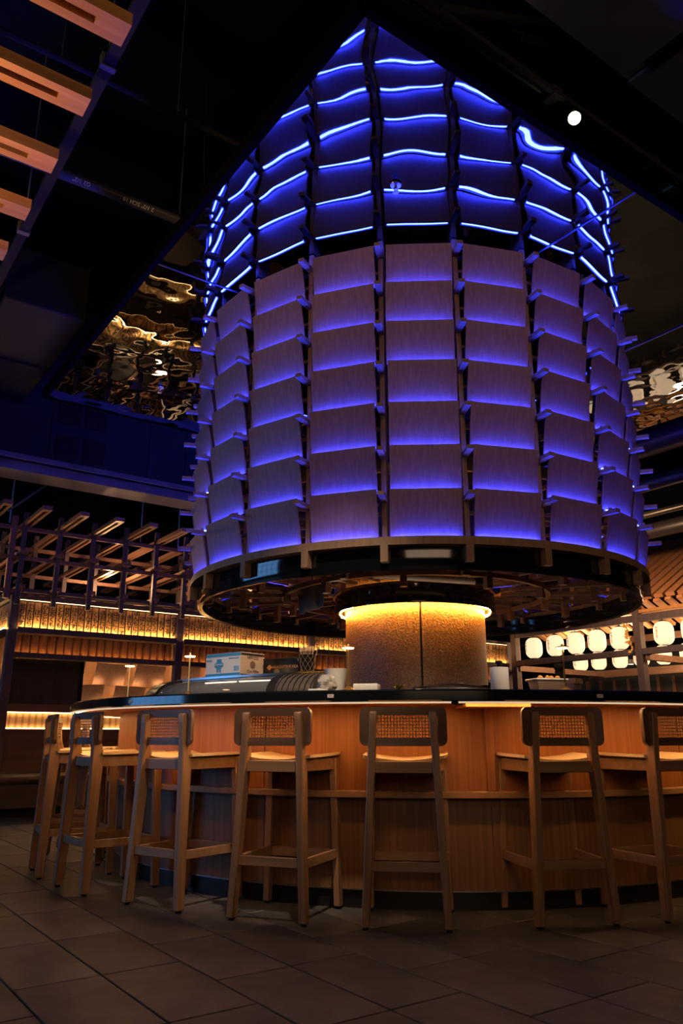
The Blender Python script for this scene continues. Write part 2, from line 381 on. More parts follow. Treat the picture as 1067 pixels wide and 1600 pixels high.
# upper right boards, pipes and spotlight
t = thing('ceiling_raft', 'large slate blue board raft at the upper right corner', 'ceiling board', (0, 0, 5.4))
obj('board', MB().box(3.12, 4.285, -3, 2.47, 0, .05), M_NAVY, t, .004)
obj('board', MB().box(4.30, 9.0, -3, 2.47, -.02, .05), M_NAVY, t, .004)
obj('edge_batten', MB().box(4.24, 4.34, -3, 2.3, -.03, 0), M_BLACK, t)
t = thing('lighting_track', 'long black lighting track crossing the ceiling in front of the drum', 'lighting track', (0, 2.61, 5.0))
obj('track', MB().box(-2, 9, -.03, .0, -.02, .02), M_BLACKSAT, t)
obj('conduit', MB().tube([(-2, .05, .02), (9, .05, .02)], .016, 8), M_BLACKSAT, t)
for x in (3.62, 4.75, 5.6): obj('coupling', MB().box(x - .04, x + .04, -.035, .07, -.026, .04), M_BLACKSAT, t)
t = thing('track_spotlight', 'glaring round spotlight on the black track at upper right', 'spotlight', (3.80, 2.60, 4.98))
d = (Vector((0, 0, .865)) - Vector((3.80, 2.6, 4.9))).normalized()
obj('stem', MB().tube([(0, 0, 0), (0, 0, -.06)], .012, 8), M_BLACKSAT, t)
hd = Vector((0, 0, -.08)); e1 = hd + d * .07
obj('housing', MB().tube([hd - d * .08, hd + d * .065], .045, 16), M_BLACKSAT, t)
obj('lens', MB().tube([hd + d * .06, e1], .040, 16), mat('spot_lens', (.8, .7, .6), .4, 0, (1, .78, .52), 60), t)
for k, (x, y0, y1, z, r) in enumerate([(5.6, 2.7, 8.8, 5.4, .07), (9.2, 2.8, 12, 4.15, .10), (9.9, 2, 12, 3.95, .05), (10.6, 2, 12, 3.9, .12), (9.6, 2, 12, 4.9, .2)]):
    tag(obj('duct_pipe', MB().tube([(x, y0, z), (x, y1, z)], r, 14), M_BLACKSAT), ['black ceiling pipe behind the spotlight', 'dark round duct right of the drum, second from the top', 'thin dark pipe right of the drum under the ducts', 'lowest dark round duct above the slatted roof', 'fat black round duct right of the drum, topmost'][k], 'air duct')
for k, (a, b_, lab) in enumerate([((3.0, 3.0, 5.7), (4.6, 2.2, 5.7), 'blue lit conduit bundle left of the board raft'), ((3.7, 2.9, 5.8), (5.2, 2.1, 5.6), 'blue lit conduit beside the spotlight')]):
    tag(obj('conduit', MB().tube([a, b_], .03, 8).tube([(a[0] - .1, a[1], a[2]), (b_[0], b_[1] + .12, b_[2] + .05)], .008, 6), M_DUCT), lab, 'pipe')

# ------------------------------------------------------------------ the column inside the bar
col = thing('column', 'stout round hammered plaster column in the middle of the bar', 'column', (BX, BY, 0))
obj('core', MB().lathe([(.585, .0), (.585, 4.36)], 48), M_BLACK, col)
for q in range(4):
    a0 = rad(-126.5 + 90 * q + .85); a1 = rad(-126.5 + 90 * (q + 1) - .85)
    obj('plaster_panel', MB().lathe([(.588, .02), (.607, .02), (.607, 4.36), (.588, 4.36)], 24, a0, a1, close=True), M_COLUMN, col)
obj('base_ring', MB().ring(.60, .64, 0, .12, 48), M_BLACKSAT, col)
cl = obj('collar', MB().lathe([(.675, 1.892), (.700, 1.887), (.702, 1.90), (.702, 2.05), (.700, 2.063), (.675, 2.06)], 72, close=True), M_GLOSS, col)
obj('collar_web', MB().ring(.606, .676, 1.955, 1.975, 48), M_BLACK, cl)
obj('amber_led_ring', MB().lathe([(.652, 1.898), (.660, 1.897), (.660, 1.902), (.652, 1.902)], 72, close=True), M_LEDORANGE, cl)
obj('amber_uplight_ring', MB().ring(.640, .652, 2.05, 2.058, 72), mat('led_amber_up', (.4, .2, .05), .5, 0, (1, .36, .045), 60), cl)
st_ = MB()
for k in range(12):
    a = 2 * PI * k / 12; st_.tube([(.665 * math.cos(a), .665 * math.sin(a), 1.886), (.665 * math.cos(a), .665 * math.sin(a), 1.96)], .006, 6)
obj('bracket', st_, M_BLACKSAT, cl)

# ------------------------------------------------------------------ the shingled drum
drum = thing('shingled_drum', 'large round drum of wooden shingles glowing blue, hung above the bar', 'hanging drum', (BX, BY, 0))
A0 = -136.4; DA = 360 / 22; PITCHZ = .31
rib_me = MB().box(1.80, 1.912, -.018, .018, 2.0, 4.375).mesh('rib', M_RIB, .002)
foot_me = MB().box(1.895, 1.955, -.026, .026, 1.945, 2.085).mesh('rib_foot', M_RIB, .002)
arm_me = MB().box(1.60, 1.80, -.015, .015, 2.12, 2.16).mesh('cross_arm', M_RIB)
peg_me = MB().box(1.905, 2.075, -.022, .022, 2.362, 2.390).mesh('peg', M_RIB, .001)
hw = .2375
pan = MB().hexa([(1.903, -hw, 2.118), (1.915, -hw, 2.116), (1.915, hw, 2.116), (1.903, hw, 2.118)],
                [(1.958, -hw, 2.432), (1.970, -hw, 2.430), (1.970, hw, 2.430), (1.958, hw, 2.432)])
pan_me = pan.mesh('shingle', M_PANEL, .0015)
led_me = MB().box(1.930, 1.941, -.222, .222, 2.409, 2.420).mesh('led_strip', M_LEDBLUE)
shield_me = MB().box(1.919, 1.9225, -.232, .232, 2.395, 2.424).box(1.9225, 1.956, -.232, .232, 2.395, 2.407).mesh('led_shield', M_BLACKSAT)  # shield added behind each strip to stop blue light leaking inside the drum
led0_me = MB().box(1.926, 1.938, -.222, .222, 2.101, 2.107).mesh('led_strip', M_LEDBLUE)
for k in range(22):
    a = rad(A0 + DA * k); am = rad(A0 + DA * (k + .5))
    rb = link('rib', rib_me, drum, rz=a)
    link('rib_foot', foot_me, rb); link('cross_arm', arm_me, rb)
    for j in range(7):
        pg = link('peg', peg_me, drum, (0, 0, PITCHZ * j), a + random.uniform(-.002, .002))
        sh = link('shingle', pan_me, drum, (0, 0, PITCHZ * j + random.uniform(-.003, .003)), am + random.uniform(-.003, .003))
        link('led_strip', led_me, sh); link('led_shield', shield_me, sh)
    link('led_strip', led0_me, drum, rz=am)
lower = obj('lower_hoop', MB().lathe([(1.86, 2.058), (1.955, 2.058), (1.955, 2.1125), (1.948, 2.1125), (1.948, 2.100), (1.892, 2.100), (1.892, 2.116), (1.886, 2.116), (1.886, 2.100), (1.86, 2.100)], 132, close=True, smooth=False), M_RIB, drum)
obj('gloss_band', MB().lathe([(1.845, 1.905), (1.885, 1.900), (1.890, 1.908), (1.890, 2.050), (1.880, 2.056), (1.845, 2.056)], 132, close=True), M_GLOSS, drum)
obj('top_hoop', MB().ring(1.70, 1.76, 4.30, 4.34, 110), M_BLACK, drum)
for j in range(7): obj('inner_hoop', MB().ring(1.785, 1.812, 2.30 + PITCHZ * j, 2.325 + PITCHZ * j, 88), M_RIB, drum)
obj('grid_hoop', MB().ring(1.13, 1.17, 2.015, 2.05, 80), M_LATT, drum)
obj('grid_hoop', MB().ring(1.50, 1.535, 2.11, 2.14, 80), M_LATT, drum)
obj('grid_hoop', MB().ring(.86, .89, 2.10, 2.13, 64), M_LATT, drum)
sp_me = MB().box(.76, 1.80, -.014, .014, 2.055, 2.085).mesh('spoke', M_LATT)
sp2_me = MB().box(.76, 1.80, -.014, .014, 2.68, 2.71).mesh('upper_spoke', M_LATT)
sp3_me = MB().box(.76, 1.80, -.014, .014, 3.30, 3.33).mesh('top_spoke', M_LATT)
stub_me = MB().box(1.49, 1.545, -.025, .025, 1.94, 2.12).mesh('stub', M_LATT, .001)
stub2_me = MB().box(1.12, 1.175, -.025, .025, 1.93, 2.06).mesh('stub', M_LATT, .001)
post_me = MB().box(1.50, 1.53, -.015, .015, 2.1, 4.35).mesh('inner_post', M_RIB)
for k in range(22):
    a = rad(A0 + DA * k)
    link('spoke', sp_me, drum, rz=a); link('upper_spoke', sp2_me, drum, rz=a)
    if k % 2 == 0: link('top_spoke', sp3_me, drum, rz=a); link('stub', stub2_me, drum, rz=a + .03); link('inner_post', post_me, drum, rz=a)
    else: link('stub', stub_me, drum, rz=a + .05)
obj('inner_lining', MB().lathe([(.79, 2.75), (1.70, 2.75)], 44), mat('lining', (.008, .008, .009), .9, spec=.1), drum)
t = thing('tube_light', 'unlit grey tube fixture slung diagonally in front of the black column collar', 'tube light', (BX, BY, 0))
pA, pB = Vector((-.91, -.58, 2.045)), Vector((-.25, -1.0, 2.005))
dv = (pB - pA).normalized()
obj('tube', MB().tube([pA, pB], .026, 14), mat('grey_tube', (.55, .50, .48), .4), t)
obj('end_cap', MB().tube([pA - dv * .13, pA], .030, 10), M_BLACK, t); obj('end_cap', MB().tube([pB, pB + dv * .07], .030, 10), M_BLACK, t)
for p in (pA - dv * .05, pB + dv * .03): obj('wire', MB().tube([p, p + Vector((0, 0, .16))], .003, 6), M_BLACKSAT, t)
cv = []; cf = []
for i in range(13):
    for j in range(8):
        u, v = i / 12, j / 7
        cv.append((-1.02 + .02 * u + .03 * math.sin(u * 9 + v), .33 - .36 * u + .02 * math.sin(u * 17), 2.08 - .225 * v - .012 * math.sin(u * 5) * v))
for i in range(12):
    for j in range(7): cf.append((i * 8 + j, (i + 1) * 8 + j, (i + 1) * 8 + j + 1, i * 8 + j + 1))
o = obj('cloth', MB().add(cv, cf, True), mat('grey_cloth', (.20, .19, .20), .9), loc=(BX, BY, 0))
sm = o.modifiers.new('thickness', 'SOLIDIFY'); sm.thickness = .006
tag(o, 'grey cloth hanging in folds under the drum left of the column collar', 'cloth')

# ------------------------------------------------------------------ the round bar
bar = thing('round_bar', 'round bar with black counter, orange wood front and lit edge', 'bar counter', (BX, BY, 0))
NS = 12; SEAM0 = -121.9
for q in range(NS):
    a0 = rad(SEAM0 + 30 * q + .06); a1 = rad(SEAM0 + 30 * (q + 1) - .06)
    obj('upper_panel', MB().ring(2.40, 2.437, .583, 1.03, 12, a0, a1), M_BAR, bar)
    obj('lower_panel', MB().ring(2.40, 2.424, .092, .55, 12, a0, a1), M_BARLOW, bar)
obj('seam_batten', MB().box(2.43, 2.462, -.022, .022, .583, 1.012), M_BAR, bar, .002, rz=rad(SEAM0))
obj('bracket_plate', MB().box(2.42, 2.72, -.17, .17, 1.008, 1.026), M_BAR, bar, .002, rz=rad(SEAM0 - .2))
obj('foot_ledge', MB().lathe([(2.40, .548), (2.492, .548), (2.496, .552), (2.496, .579), (2.492, .583), (2.40, .583)], 120, close=True), M_LEDGE, bar)
obj('toe_kick', MB().ring(2.36, 2.410, 0, .090, 120), M_TOE, bar)
obj('toe_trim', MB().ring(2.36, 2.426, .088, .094, 120), M_STEEL, bar)
ct = obj('countertop', MB().lathe([(1.60, 1.038), (2.79, 1.032), (2.80, 1.040), (2.80, 1.085), (2.793, 1.093), (1.60, 1.093)], 144, close=True), M_COUNTER, bar)
obj('under_board', MB().ring(2.40, 2.728, 1.029, 1.037, 120), M_BAR, bar)
obj('edge_led', MB().ring(2.735, 2.758, 1.0300, 1.0345, 144), M_LEDBAR, bar)
obj('edge_diffuser', MB().ring(2.778, 2.792, 1.0245, 1.0325, 144), mat('edge_glow', (.7, .6, .5), .4, 0, (1, .74, .46), .62), bar)
obj('edge_joint', MB().box(2.7995, 2.8012, -.003, .003, 1.035, 1.09), M_BLACK, bar, rz=rad(-123.4))
obj('edge_button', MB().box(2.78, 2.80, -.018, .018, 1.018, 1.034), M_BLACK, bar, .004, rz=rad(-127.0))
pl_me = MB().box(2.7995, 2.804, -.017, .017, 1.054, 1.072).mesh('seat_plate', M_WHITE, .001)
for k, dg in enumerate((-168.4, -140.0, -111.3, -84, -196)):
    p = link('seat_plate', pl_me, bar, rz=rad(dg))
    link('lettering', text_mesh('012', .011, M_INK, .0002), p, (2.8042, 0, 1.063), rot=(PI / 2, 0, PI / 2))

# ------------------------------------------------------------------ bar stools
def rounded(w, h, r, n=5):
    pts = []
    for cx, cy, a in ((w / 2 - r, h / 2 - r, 0), (-w / 2 + r, h / 2 - r, 90), (-w / 2 + r, -h / 2 + r, 180), (w / 2 - r, -h / 2 + r, 270)):
        for k in range(n + 1):
            t_ = rad(a + 90 * k / n); pts.append((cx + r * math.cos(t_), cy + r * math.sin(t_)))
    return pts
def make_stool(label):
    t = thing('bar_stool', label, 'bar stool', group='bar stools around the counter')
    for s in (-1, 1):
        # rear leg runs on up as the back post: (z, x, y_rear, y_front)
        pr = [(.012, .193, -.240, -.190), (.30, .178, -.235, -.178), (.62, .164, -.228, -.162), (.72, .159, -.226, -.156), (.775, .157, -.225, -.158), (.84, .153, -.226, -.176), (.93, .149, -.230, -.186), (.972, .147, -.232, -.190), (.984, .147, -.226, -.198)]
        vs = []; hx = .019
        for z, x, y0, y1 in pr: vs += [(s * x - hx, y0, z), (s * x + hx, y0, z), (s * x + hx, y1, z), (s * x - hx, y1, z)]
        fs = [(3, 2, 1, 0)]
        for i in range(len(pr) - 1):
            b0 = i * 4
            for q in range(4): fs.append((b0 + q, b0 + (q + 1) % 4, b0 + 4 + (q + 1) % 4, b0 + 4 + q))
        e = (len(pr) - 1) * 4; fs.append((e, e + 1, e + 2, e + 3))
        lg = obj('leg', MB().add(vs, fs), M_STOOL, t, .004)
        obj('glide', MB().tube([(s * .193, -.215, 0), (s * .193, -.215, .014)], .014, 10), M_BLACK, lg)
        lg = obj('leg', MB().hexa([(s * .205 - .019, .192, .012), (s * .205 + .019, .192, .012), (s * .205 + .019, .236, .012), (s * .205 - .019, .236, .012)],
                                  [(s * .185 - .019, .165, .752), (s * .185 + .019, .165, .752), (s * .185 + .019, .213, .752), (s * .185 - .019, .213, .752)]), M_STOOL, t, .004)
        obj('glide', MB().tube([(s * .205, .214, 0), (s * .205, .214, .014)], .014, 10), M_BLACK, lg)
        obj('side_apron', MB().hexa([(s * .166 - .011, -.16, .692), (s * .166 + .011, -.16, .692), (s * .186 + .011, .172, .692), (s * .186 - .011, .172, .692)],
                                    [(s * .163 - .011, -.16, .748), (s * .163 + .011, -.16, .748), (s * .185 + .011, .172, .752), (s * .185 - .011, .172, .752)]), M_STOOLY, t, .002)
        obj('side_stretcher', MB().hexa([(s * .181 - .010, -.19, .246), (s * .181 + .010, -.19, .246), (s * .198 + .010, .195, .246), (s * .198 - .010, .195, .246)],
                                        [(s * .179 - .010, -.19, .290), (s * .179 + .010, -.19, .290), (s * .197 + .010, .195, .290), (s * .197 - .010, .195, .290)]), M_STOOLY, t, .002)
    obj('rear_stretcher', MB().box(-.165, .165, -.222, -.202, .250, .294), M_STOOLY, t, .002)
    obj('front_stretcher', MB().box(-.182, .182, .195, .217, .240, .286), M_STOOLY, t, .002)
    obj('rear_apron', MB().box(-.146, .146, -.20, -.178, .690, .745), M_STOOLY, t, .002)
    obj('front_apron', MB().box(-.170, .170, .178, .200, .690, .745), M_STOOLY, t, .002)
    # saddle seat
    nx, ny = 14, 10; vs = []; fs = []
    def sz(u, v): return .757 + .021 * abs(u) ** 2.2 - .004 * (1 - abs(u)) + .004 * v
    ol = []
    for side in (0, 1):
        for j in range(ny + 1):
            for i in range(nx + 1):
                u = -1 + 2 * i / nx; v = -1 + 2 * j / ny
                wx = .208 + .014 * (v + 1) / 2; cr = 1 - .05 * max(0, abs(v) - .75) / .25
                y = (-.175 + (v + 1) / 2 * .405); yy = y + (.012 * (1 - u * u) if v > .9 else 0)
                vs.append((u * wx * cr, yy, sz(u, v) - (.015 if side == 0 else 0)))
    K = (nx + 1) * (ny + 1)
    for j in range(ny):
        for i in range(nx):
            a = j * (nx + 1) + i
            fs.append((a, a + 1, a + nx + 2, a + nx + 1)); fs.append((K + a, K + a + nx + 1, K + a + nx + 2, K + a + 1))
    per = [i for i in range(nx + 1)] + [(j) * (nx + 1) + nx for j in range(1, ny + 1)] + [ny * (nx + 1) + i for i in range(nx - 1, -1, -1)] + [j * (nx + 1) for j in range(ny - 1, 0, -1)]
    for q in range(len(per)):
        a, b2 = per[q], per[(q + 1) % len(per)]; fs.append((a, b2, K + b2, K + a))
    obj('seat', MB().add(vs, fs, True), M_SEAT, t)
    # backrest: curved rounded frame with cane
    W_, H_, zc = .432, .188, .911
    def cy(x): return -.168 - .10 * (x * x) / .0467 * .35 + .02
    out = rounded(W_, H_, .032); inn = rounded(W_ - .092, H_ - .082, .010)
    vs = []; fs = []
    for th in (-.011, .011):
        for ring_ in (out, inn):
            vs += [(x, -.178 + th + .55 * x * x * -1 + .0, zc + z) for x, z in ring_]
    n = len(out)
    for q in range(n):
        q2 = (q + 1) % n
        fs.append((q, q2, n + q2, n + q)); fs.append((2 * n + q, 3 * n + q, 3 * n + q2, 2 * n + q2))
        fs.append((q, 2 * n + q, 2 * n + q2, q2)); fs.append((n + q, n + q2, 3 * n + q2, 3 * n + q))
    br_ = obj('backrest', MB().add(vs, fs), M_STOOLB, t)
    # cane webbing with real holes
    cw, chh = W_ - .088, H_ - .078; NX, NZ = 22, 7; hx = cw / NX; hz = chh / NZ; hole = .37; vs = []; fs = []
    for j in range(NZ):
        for i in range(NX):
            x0 = -cw / 2 + i * hx; z0 = -chh / 2 + j * hz; o0 = len(vs)
            for (u, v) in ((0, 0), (1, 0), (1, 1), (0, 1), (.5 - hole, .5 - hole), (.5 + hole, .5 - hole), (.5 + hole, .5 + hole), (.5 - hole, .5 + hole)):
                x = x0 + u * hx; vs.append((x, -.178 - .55 * x * x, zc + z0 + v * hz))
            for q in range(4): fs.append((o0 + q, o0 + (q + 1) % 4, o0 + 4 + (q + 1) % 4, o0 + 4 + q))
    obj('cane_webbing', MB().add(vs, fs), M_CANE, br_)
    return t
stool0 = make_stool('')
stools = [(-132.35, 2.650, 'wooden cane back bar stool in the middle, square on to the view'),
          (-146.0, 2.652, 'wooden cane back bar stool left of the middle one'),
          (-160.2, 2.655, 'cane back bar stool, third from the left, below the blue and white carton'),
          (-175.0, 2.700, 'wooden cane back bar stool, second from the left, seen from its side'),
          (171.4, 2.735, 'wooden cane back bar stool at the far left, seen edge on'),
          (157.0, 2.70, 'far bar stool showing just its lit cane back behind the leftmost stool'),
          (143.0, 2.68, 'farthest bar stool glimpsed behind the two leftmost stools'),
          (-115.9, 2.600, 'wooden cane back bar stool right of the middle, before the panel seam'),
          (-102.6, 2.620, 'wooden cane back bar stool cut off by the right picture edge')]
for i, (dg, r_, lab) in enumerate(stools):
    o = stool0 if i == 0 else copy_tree(stool0)
    p = polar(r_, dg); o.location = p
    o.rotation_euler = (0, 0, rad(dg) + PI / 2)
    o['label'] = lab

# ------------------------------------------------------------------ things on the counter
CT = 1.0935
def table_lamp(loc, label, grp='table lamps on the bar'):
    t = thing('table_lamp', label, 'table lamp', loc, 0, grp)
    obj('base', MB().lathe([(0, 0), (.062, 0), (.062, .004), (.03, .018), (.008, .032), (0, .032)], 24), M_BRASS, t)
    obj('stem', MB().tube([(0, 0, .03), (0, 0, .243)], .0042, 8), M_BRASS, t)
    sh = obj('shade', MB().lathe([(0, .262), (.006, .262), (.010, .252), (.034, .246), (.036, .241), (.0, .241)], 24), M_BRASS, t)
    obj('diffuser', MB().lathe([(0, .2405), (.031, .2405), (.031, .237), (0, .236)], 20), mat('lamp_glow', (.9, .7, .4), .5, 0, (1, .66, .30), 18), sh)
    return t
table_lamp(polar(2.55, -163.6, CT), 'brass table lamp on the counter left of the blue and white box')
table_lamp(polar(2.55, -139.3, CT), 'brass table lamp on the counter in front of the column')
table_lamp(polar(2.55, -112.4, CT), 'brass table lamp on the counter at right, below the paper lanterns')
table_lamp(polar(2.50, 176.5, CT), 'brass table lamp at the far left end of the counter')

# sushi display case
case = thing('display_case', 'long curved glass food display case with black ends on the left counter', 'display case', (BX, BY, CT))
a0, a1 = rad(-177), rad(-151)
prof = [(2.44, .0), (2.44, .02), (2.425, .05), (2.39, .082), (2.33, .108), (2.25, .125), (2.16, .134), (1.98, .137)]
M_GLASS = mat('smoked_glass', (.20, .22, .24), .06); M_GLASS.node_tree.nodes['Principled BSDF'].inputs['Transmission Weight'].default_value = .45
obj('glass_cover', MB().lathe(prof, 28, a0, a1), M_GLASS, case)
obj('top_shelf', MB().ring(1.90, 2.26, .126, .140, 28, a0, a1), M_STEEL, case)
obj('rear_panel', MB().ring(1.90, 1.92, 0, .128, 28, a0, a1), M_BLACKSAT, case)
obj('base_tray', MB().ring(1.92, 2.43, 0, .012, 28, a0, a1), M_WHITE, case)
for b0, b1 in ((-164.5, -158.2), (-157.6, -151.4)):
    obj('light_strip', MB().ring(2.372, 2.384, .086, .092, 10, rad(b0), rad(b1)), mat('case_light', (.9, .85, .8), .5, 0, (1, .80, .58), 1.6), case)
for b0, b1 in ((-163.5, -158.0), (-157.4, -152.6)):
    obj('tray', MB().ring(2.20, 2.40, .014, .05, 6, rad(b0), rad(b1)), mat('pale_tray', (.55, .42, .32), .5), case)
def end_cap(ang, th):
    pr = [(2.46, 0), (2.46, .022), (2.443, .056), (2.405, .092), (2.34, .12), (2.25, .138), (2.16, .146), (1.90, .148), (1.90, 0)]
    return MB().lathe(pr, 2, ang - th, ang + th, close=True, smooth=False)
obj('end_cap', end_cap(a0, .03), M_BLACKSAT, case)
ec = obj('end_cap', end_cap(a1, .012), M_BLACKSAT, case)
o = obj('glass_end', end_cap(a1 + .06, .048), mat('brown_end', (.10, .085, .075), .25), case)
arc = [(2.462, .010), (2.458, .03), (2.444, .058), (2.406, .094), (2.34, .123), (2.25, .141), (2.16, .149)]
for q in range(7):
    aa = a1 + .016 + .0145 * q
    obj('reflection_line', MB().tube([((r_ + .001) * math.cos(aa + .010 * (z / .15) ** 2), (r_ + .001) * math.sin(aa + .010 * (z / .15) ** 2), z) for r_, z in arc], .0032, 6), M_BLACKSAT, case)  # dark arcs standing in for reflections on the curved glass

# blue and white carton on the display case
M_CBLUE = mat('carton_blue', (.05, .30, .62), .7); M_CWHITE = mat('carton_white', (.72, .74, .80), .75); M_KRAFT = mat('kraft', (.62, .46, .33), .8)
pM = Vector((2.40, 4.478)); pL = pM + Vector((-.110, .382)) * .82
yaw = math.atan2(pM.y - pL.y, pM.x - pL.x); Lx = (pM - pL).length; Dx = .215; zB = CT + .141
t = thing('carton', 'blue and white printed cardboard carton on top of the display case', 'carton', (pL.x, pL.y, zB), yaw)
Hc = .152
obj('body', MB().box(.002, Lx - .002, .002, Dx, .001, Hc - .004), M_CWHITE, t)
obj('front_face', MB().box(0, Lx, 0, .003, 0, Hc), M_CWHITE, t)
obj('blue_band', MB().box(.002, Lx - .001, -.0015, 0, Hc - .021, Hc - .003), M_CBLUE, t); obj('blue_band', MB().box(.002, Lx - .001, -.0015, 0, .008, .022), M_CBLUE, t)
kf = obj('kraft_end', MB().box(Lx - .002, Lx + .002, 0, Dx, 0, Hc), M_KRAFT, t)
obj('dark_band', MB().box(Lx + .002, Lx + .003, .002, Dx, Hc - .02, Hc - .006), M_INK, t); obj('dark_band', MB().box(Lx + .002, Lx + .003, .002, Dx, .004, .014), M_INK, t)
obj('hand_hole', MB().tube([(Lx + .0005, .108, .075), (Lx + .004, .108, .075)], .024, 16), mat('hole_shade', (.20, .13, .08), .9), kf).scale = (1, 1.0, 1)
obj('lid', MB().box(0, Lx + .003, 0, Dx, Hc - .003, Hc), M_CWHITE, t)
for body, y, z, s_ in (('HFF1223', .108, .118, .028), ('12 x 100m', .108, .032, .026)):
    link('lettering', text_mesh(body, s_, M_INK), kf, (Lx + .0035, y, z), rot=(PI / 2, 0, PI / 2))
link('lettering', text_mesh('HFF1223', .015, M_CBLUE), t, (.036, -.002, .108), rot=(PI / 2, 0, 0))
link('lettering', text_mesh('PREMIUM QUALITY', .011, M_CBLUE), t, (Lx - .060, -.002, .116), rot=(PI / 2, 0, 0))
ex = .128; ez = .078
em = obj('emblem', MB().tube([(ex, -.002, ez), (ex, -.0005, ez)], .031, 20), M_CBLUE, t)
obj('emblem_ribbon', MB().box(ex - .040, ex + .040, -.0028, -.0005, ez - .012, ez + .010).box(ex - .019, ex - .006, -.0026, -.0005, ez - .046, ez - .02).box(ex + .006, ex + .019, -.0026, -.0005, ez - .046, ez - .02).box(ex - .022, ex + .022, -.0026, -.0005, ez + .02, ez + .036), M_CBLUE, em)
link('lettering', text_mesh('KONTAKO', .015, M_CWHITE), em, (ex, -.0034, ez - .001), rot=(PI / 2, 0, 0))
bc = MB()
for q in range(7): bc.box(Lx - .060 + q * .007, Lx - .0565 + q * .007, -.0012, 0, .034, .066)
obj('barcode', bc, M_CBLUE, t)

# black lettered box
p0 = Vector(polar(2.02, -160.5)); p1 = Vector(polar(2.02, -152.6)); yaw = math.atan2(p1.y - p0.y, p1.x - p0.x); Lx = (p1 - p0).length
t = thing('black_box', 'shiny black box with copper lettering standing right of the carton', 'box', (p0.x, p0.y, zB), yaw)
obj('body', MB().box(0, Lx, 0, .10, 0, .112), mat('black_board', (.012, .012, .012), .2), t, .003)
obj('lid_edge', MB().box(-.002, Lx + .002, -.002, .102, .108, .116), mat('box_lid', (.03, .025, .02), .25), t, .002)
M_COPPER = mat('copper_print', (.55, .22, .08), .4)
link('lettering', text_mesh('TARAGOTSUKARA', .026, M_COPPER), t, (Lx * .60, -.002, .058), rot=(PI / 2, 0, 0))
obj('diamond_mark', MB().hexa([(.03, -.002, .058), (.052, -.002, .040), (.074, -.002, .058), (.052, -.002, .076)], [(.03, -.0005, .058), (.052, -.0005, .040), (.074, -.0005, .058), (.052, -.0005, .076)]), M_COPPER, t)
obj('round_mark', MB().tube([(.11, -.002, .028), (.11, 0, .028)], .022, 16), mat('bronze_print', (.22, .14, .07), .4), t)

# woven basket of skewers
t = thing('skewer_holder', 'black lattice holder full of wooden sticks on the display case', 'skewer holder', polar(2.05, -150.3, CT + .1485))
obj('cup', MB().lathe([(.0, .002), (.040, .002), (.050, .115), (.046, .115), (.038, .008), (0, .008)], 20), M_BLACK, t)
wv = MB()
for q in range(9):
    for sgn in (1, -1):
        pts = []
        for k in range(7):
            u = k / 6; a = 2 * PI * q / 9 + sgn * u * 1.5; r_ = .042 + .010 * u; pts.append((r_ * math.cos(a), r_ * math.sin(a), .004 + .11 * u))
        wv.tube(pts, .0012, 5)
obj('weave', wv, mat('dark_gold', (.28, .19, .09), .5), t)
for q in range(40):
    a = random.uniform(0, 2 * PI); r_ = .043 * math.sqrt(random.random()); k = 1.45
    sk = link('skewer', None or (MB().tube([(0, 0, .01), (0, 0, .15)], .0022, 5).lathe([(0, .165), (.006, .161), (.0085, .153), (.006, .144), (0, .140)], 6).mesh('skewer', mat('skewer_tip', (.62, .42, .22), .6)) if q == 0 else sk_me), t, (r_ * .7 * math.cos(a), r_ * .7 * math.sin(a), random.uniform(-.015, .012)), rot=(random.uniform(-.18, .18), random.uniform(-.18, .18), 0))
    if q == 0: sk_me = sk.data
# white bowl, wrapped bundle, tray, plant, small things
o = thing('paper_bowl', 'white paper bowl behind the plastic wrapped bundle on the counter', 'bowl', polar(2.30, -142.6, CT))
obj('bowl', MB().lathe([(0, .01), (.045, .01), (.066, .135), (.070, .148), (.064, .146), (.042, .02), (0, .02)], 28), M_PAPER, o)
obj('food', MB().lathe([(0, .135), (.03, .13), (.058, .115), (.0, .11)], 16), mat('tan_food', (.65, .38, .14), .8), o)
bm_ = MB(); prof_n = 14; vs = []; fs = []
for j in range(9):
    v = j / 8; r0 = .050 * math.sin(PI * (.16 + .74 * v)) ** .6
    for k in range(20):
        a = 2 * PI * k / 20; rr = r0 * (1 + .50 * noise.noise((math.cos(a) * 3, math.sin(a) * 3, v * 4)) + .07 * math.sin(a * 9 + v * 6))
        vs.append((rr * math.cos(a), rr * math.sin(a), .105 * v))
for j in range(8):
    for k in range(20): fs.append((j * 20 + k, j * 20 + (k + 1) % 20, (j + 1) * 20 + (k + 1) % 20, (j + 1) * 20 + k))
fs.append(tuple(reversed(range(20)))); fs.append(tuple(160 + k for k in range(20)))
tag(obj('wrapped_bundle', bm_.add(vs, fs), mat('clear_wrap', (.42, .40, .36), .12), loc=polar(2.44, -142.9, CT)), 'crinkled plastic wrapped bundle in front of the white bowl', 'bundle')
t = thing('white_tray', 'low white tray on the counter right of the middle brass lamp', 'tray', polar(2.42, -137.5, CT), rad(-137.5) + PI / 2)
obj('tray', MB().box(-.07, .07, -.05, .05, 0, .052), M_WHITE, t, .006, seg=2); obj('slot_line', MB().box(-.06, -.02, -.0515, -.05, .014, .017), M_INK, t)
tag(obj('folded_napkin', MB().box(-.05, .05, -.04, .04, 0, .022), M_PAPER, None, .004, loc=polar(2.52, -143.4, CT), rz=.5), 'flat white folded napkin at the foot of the wrapped bundle', 'napkin')
t = thing('small_plant', 'tiny yellow green leafy sprig on the counter before the column', 'plant', polar(2.42, -133.3, CT))
obj('pot', MB().lathe([(0, 0), (.014, 0), (.017, .02), (0, .02)], 14), M_BLACKSAT, t)
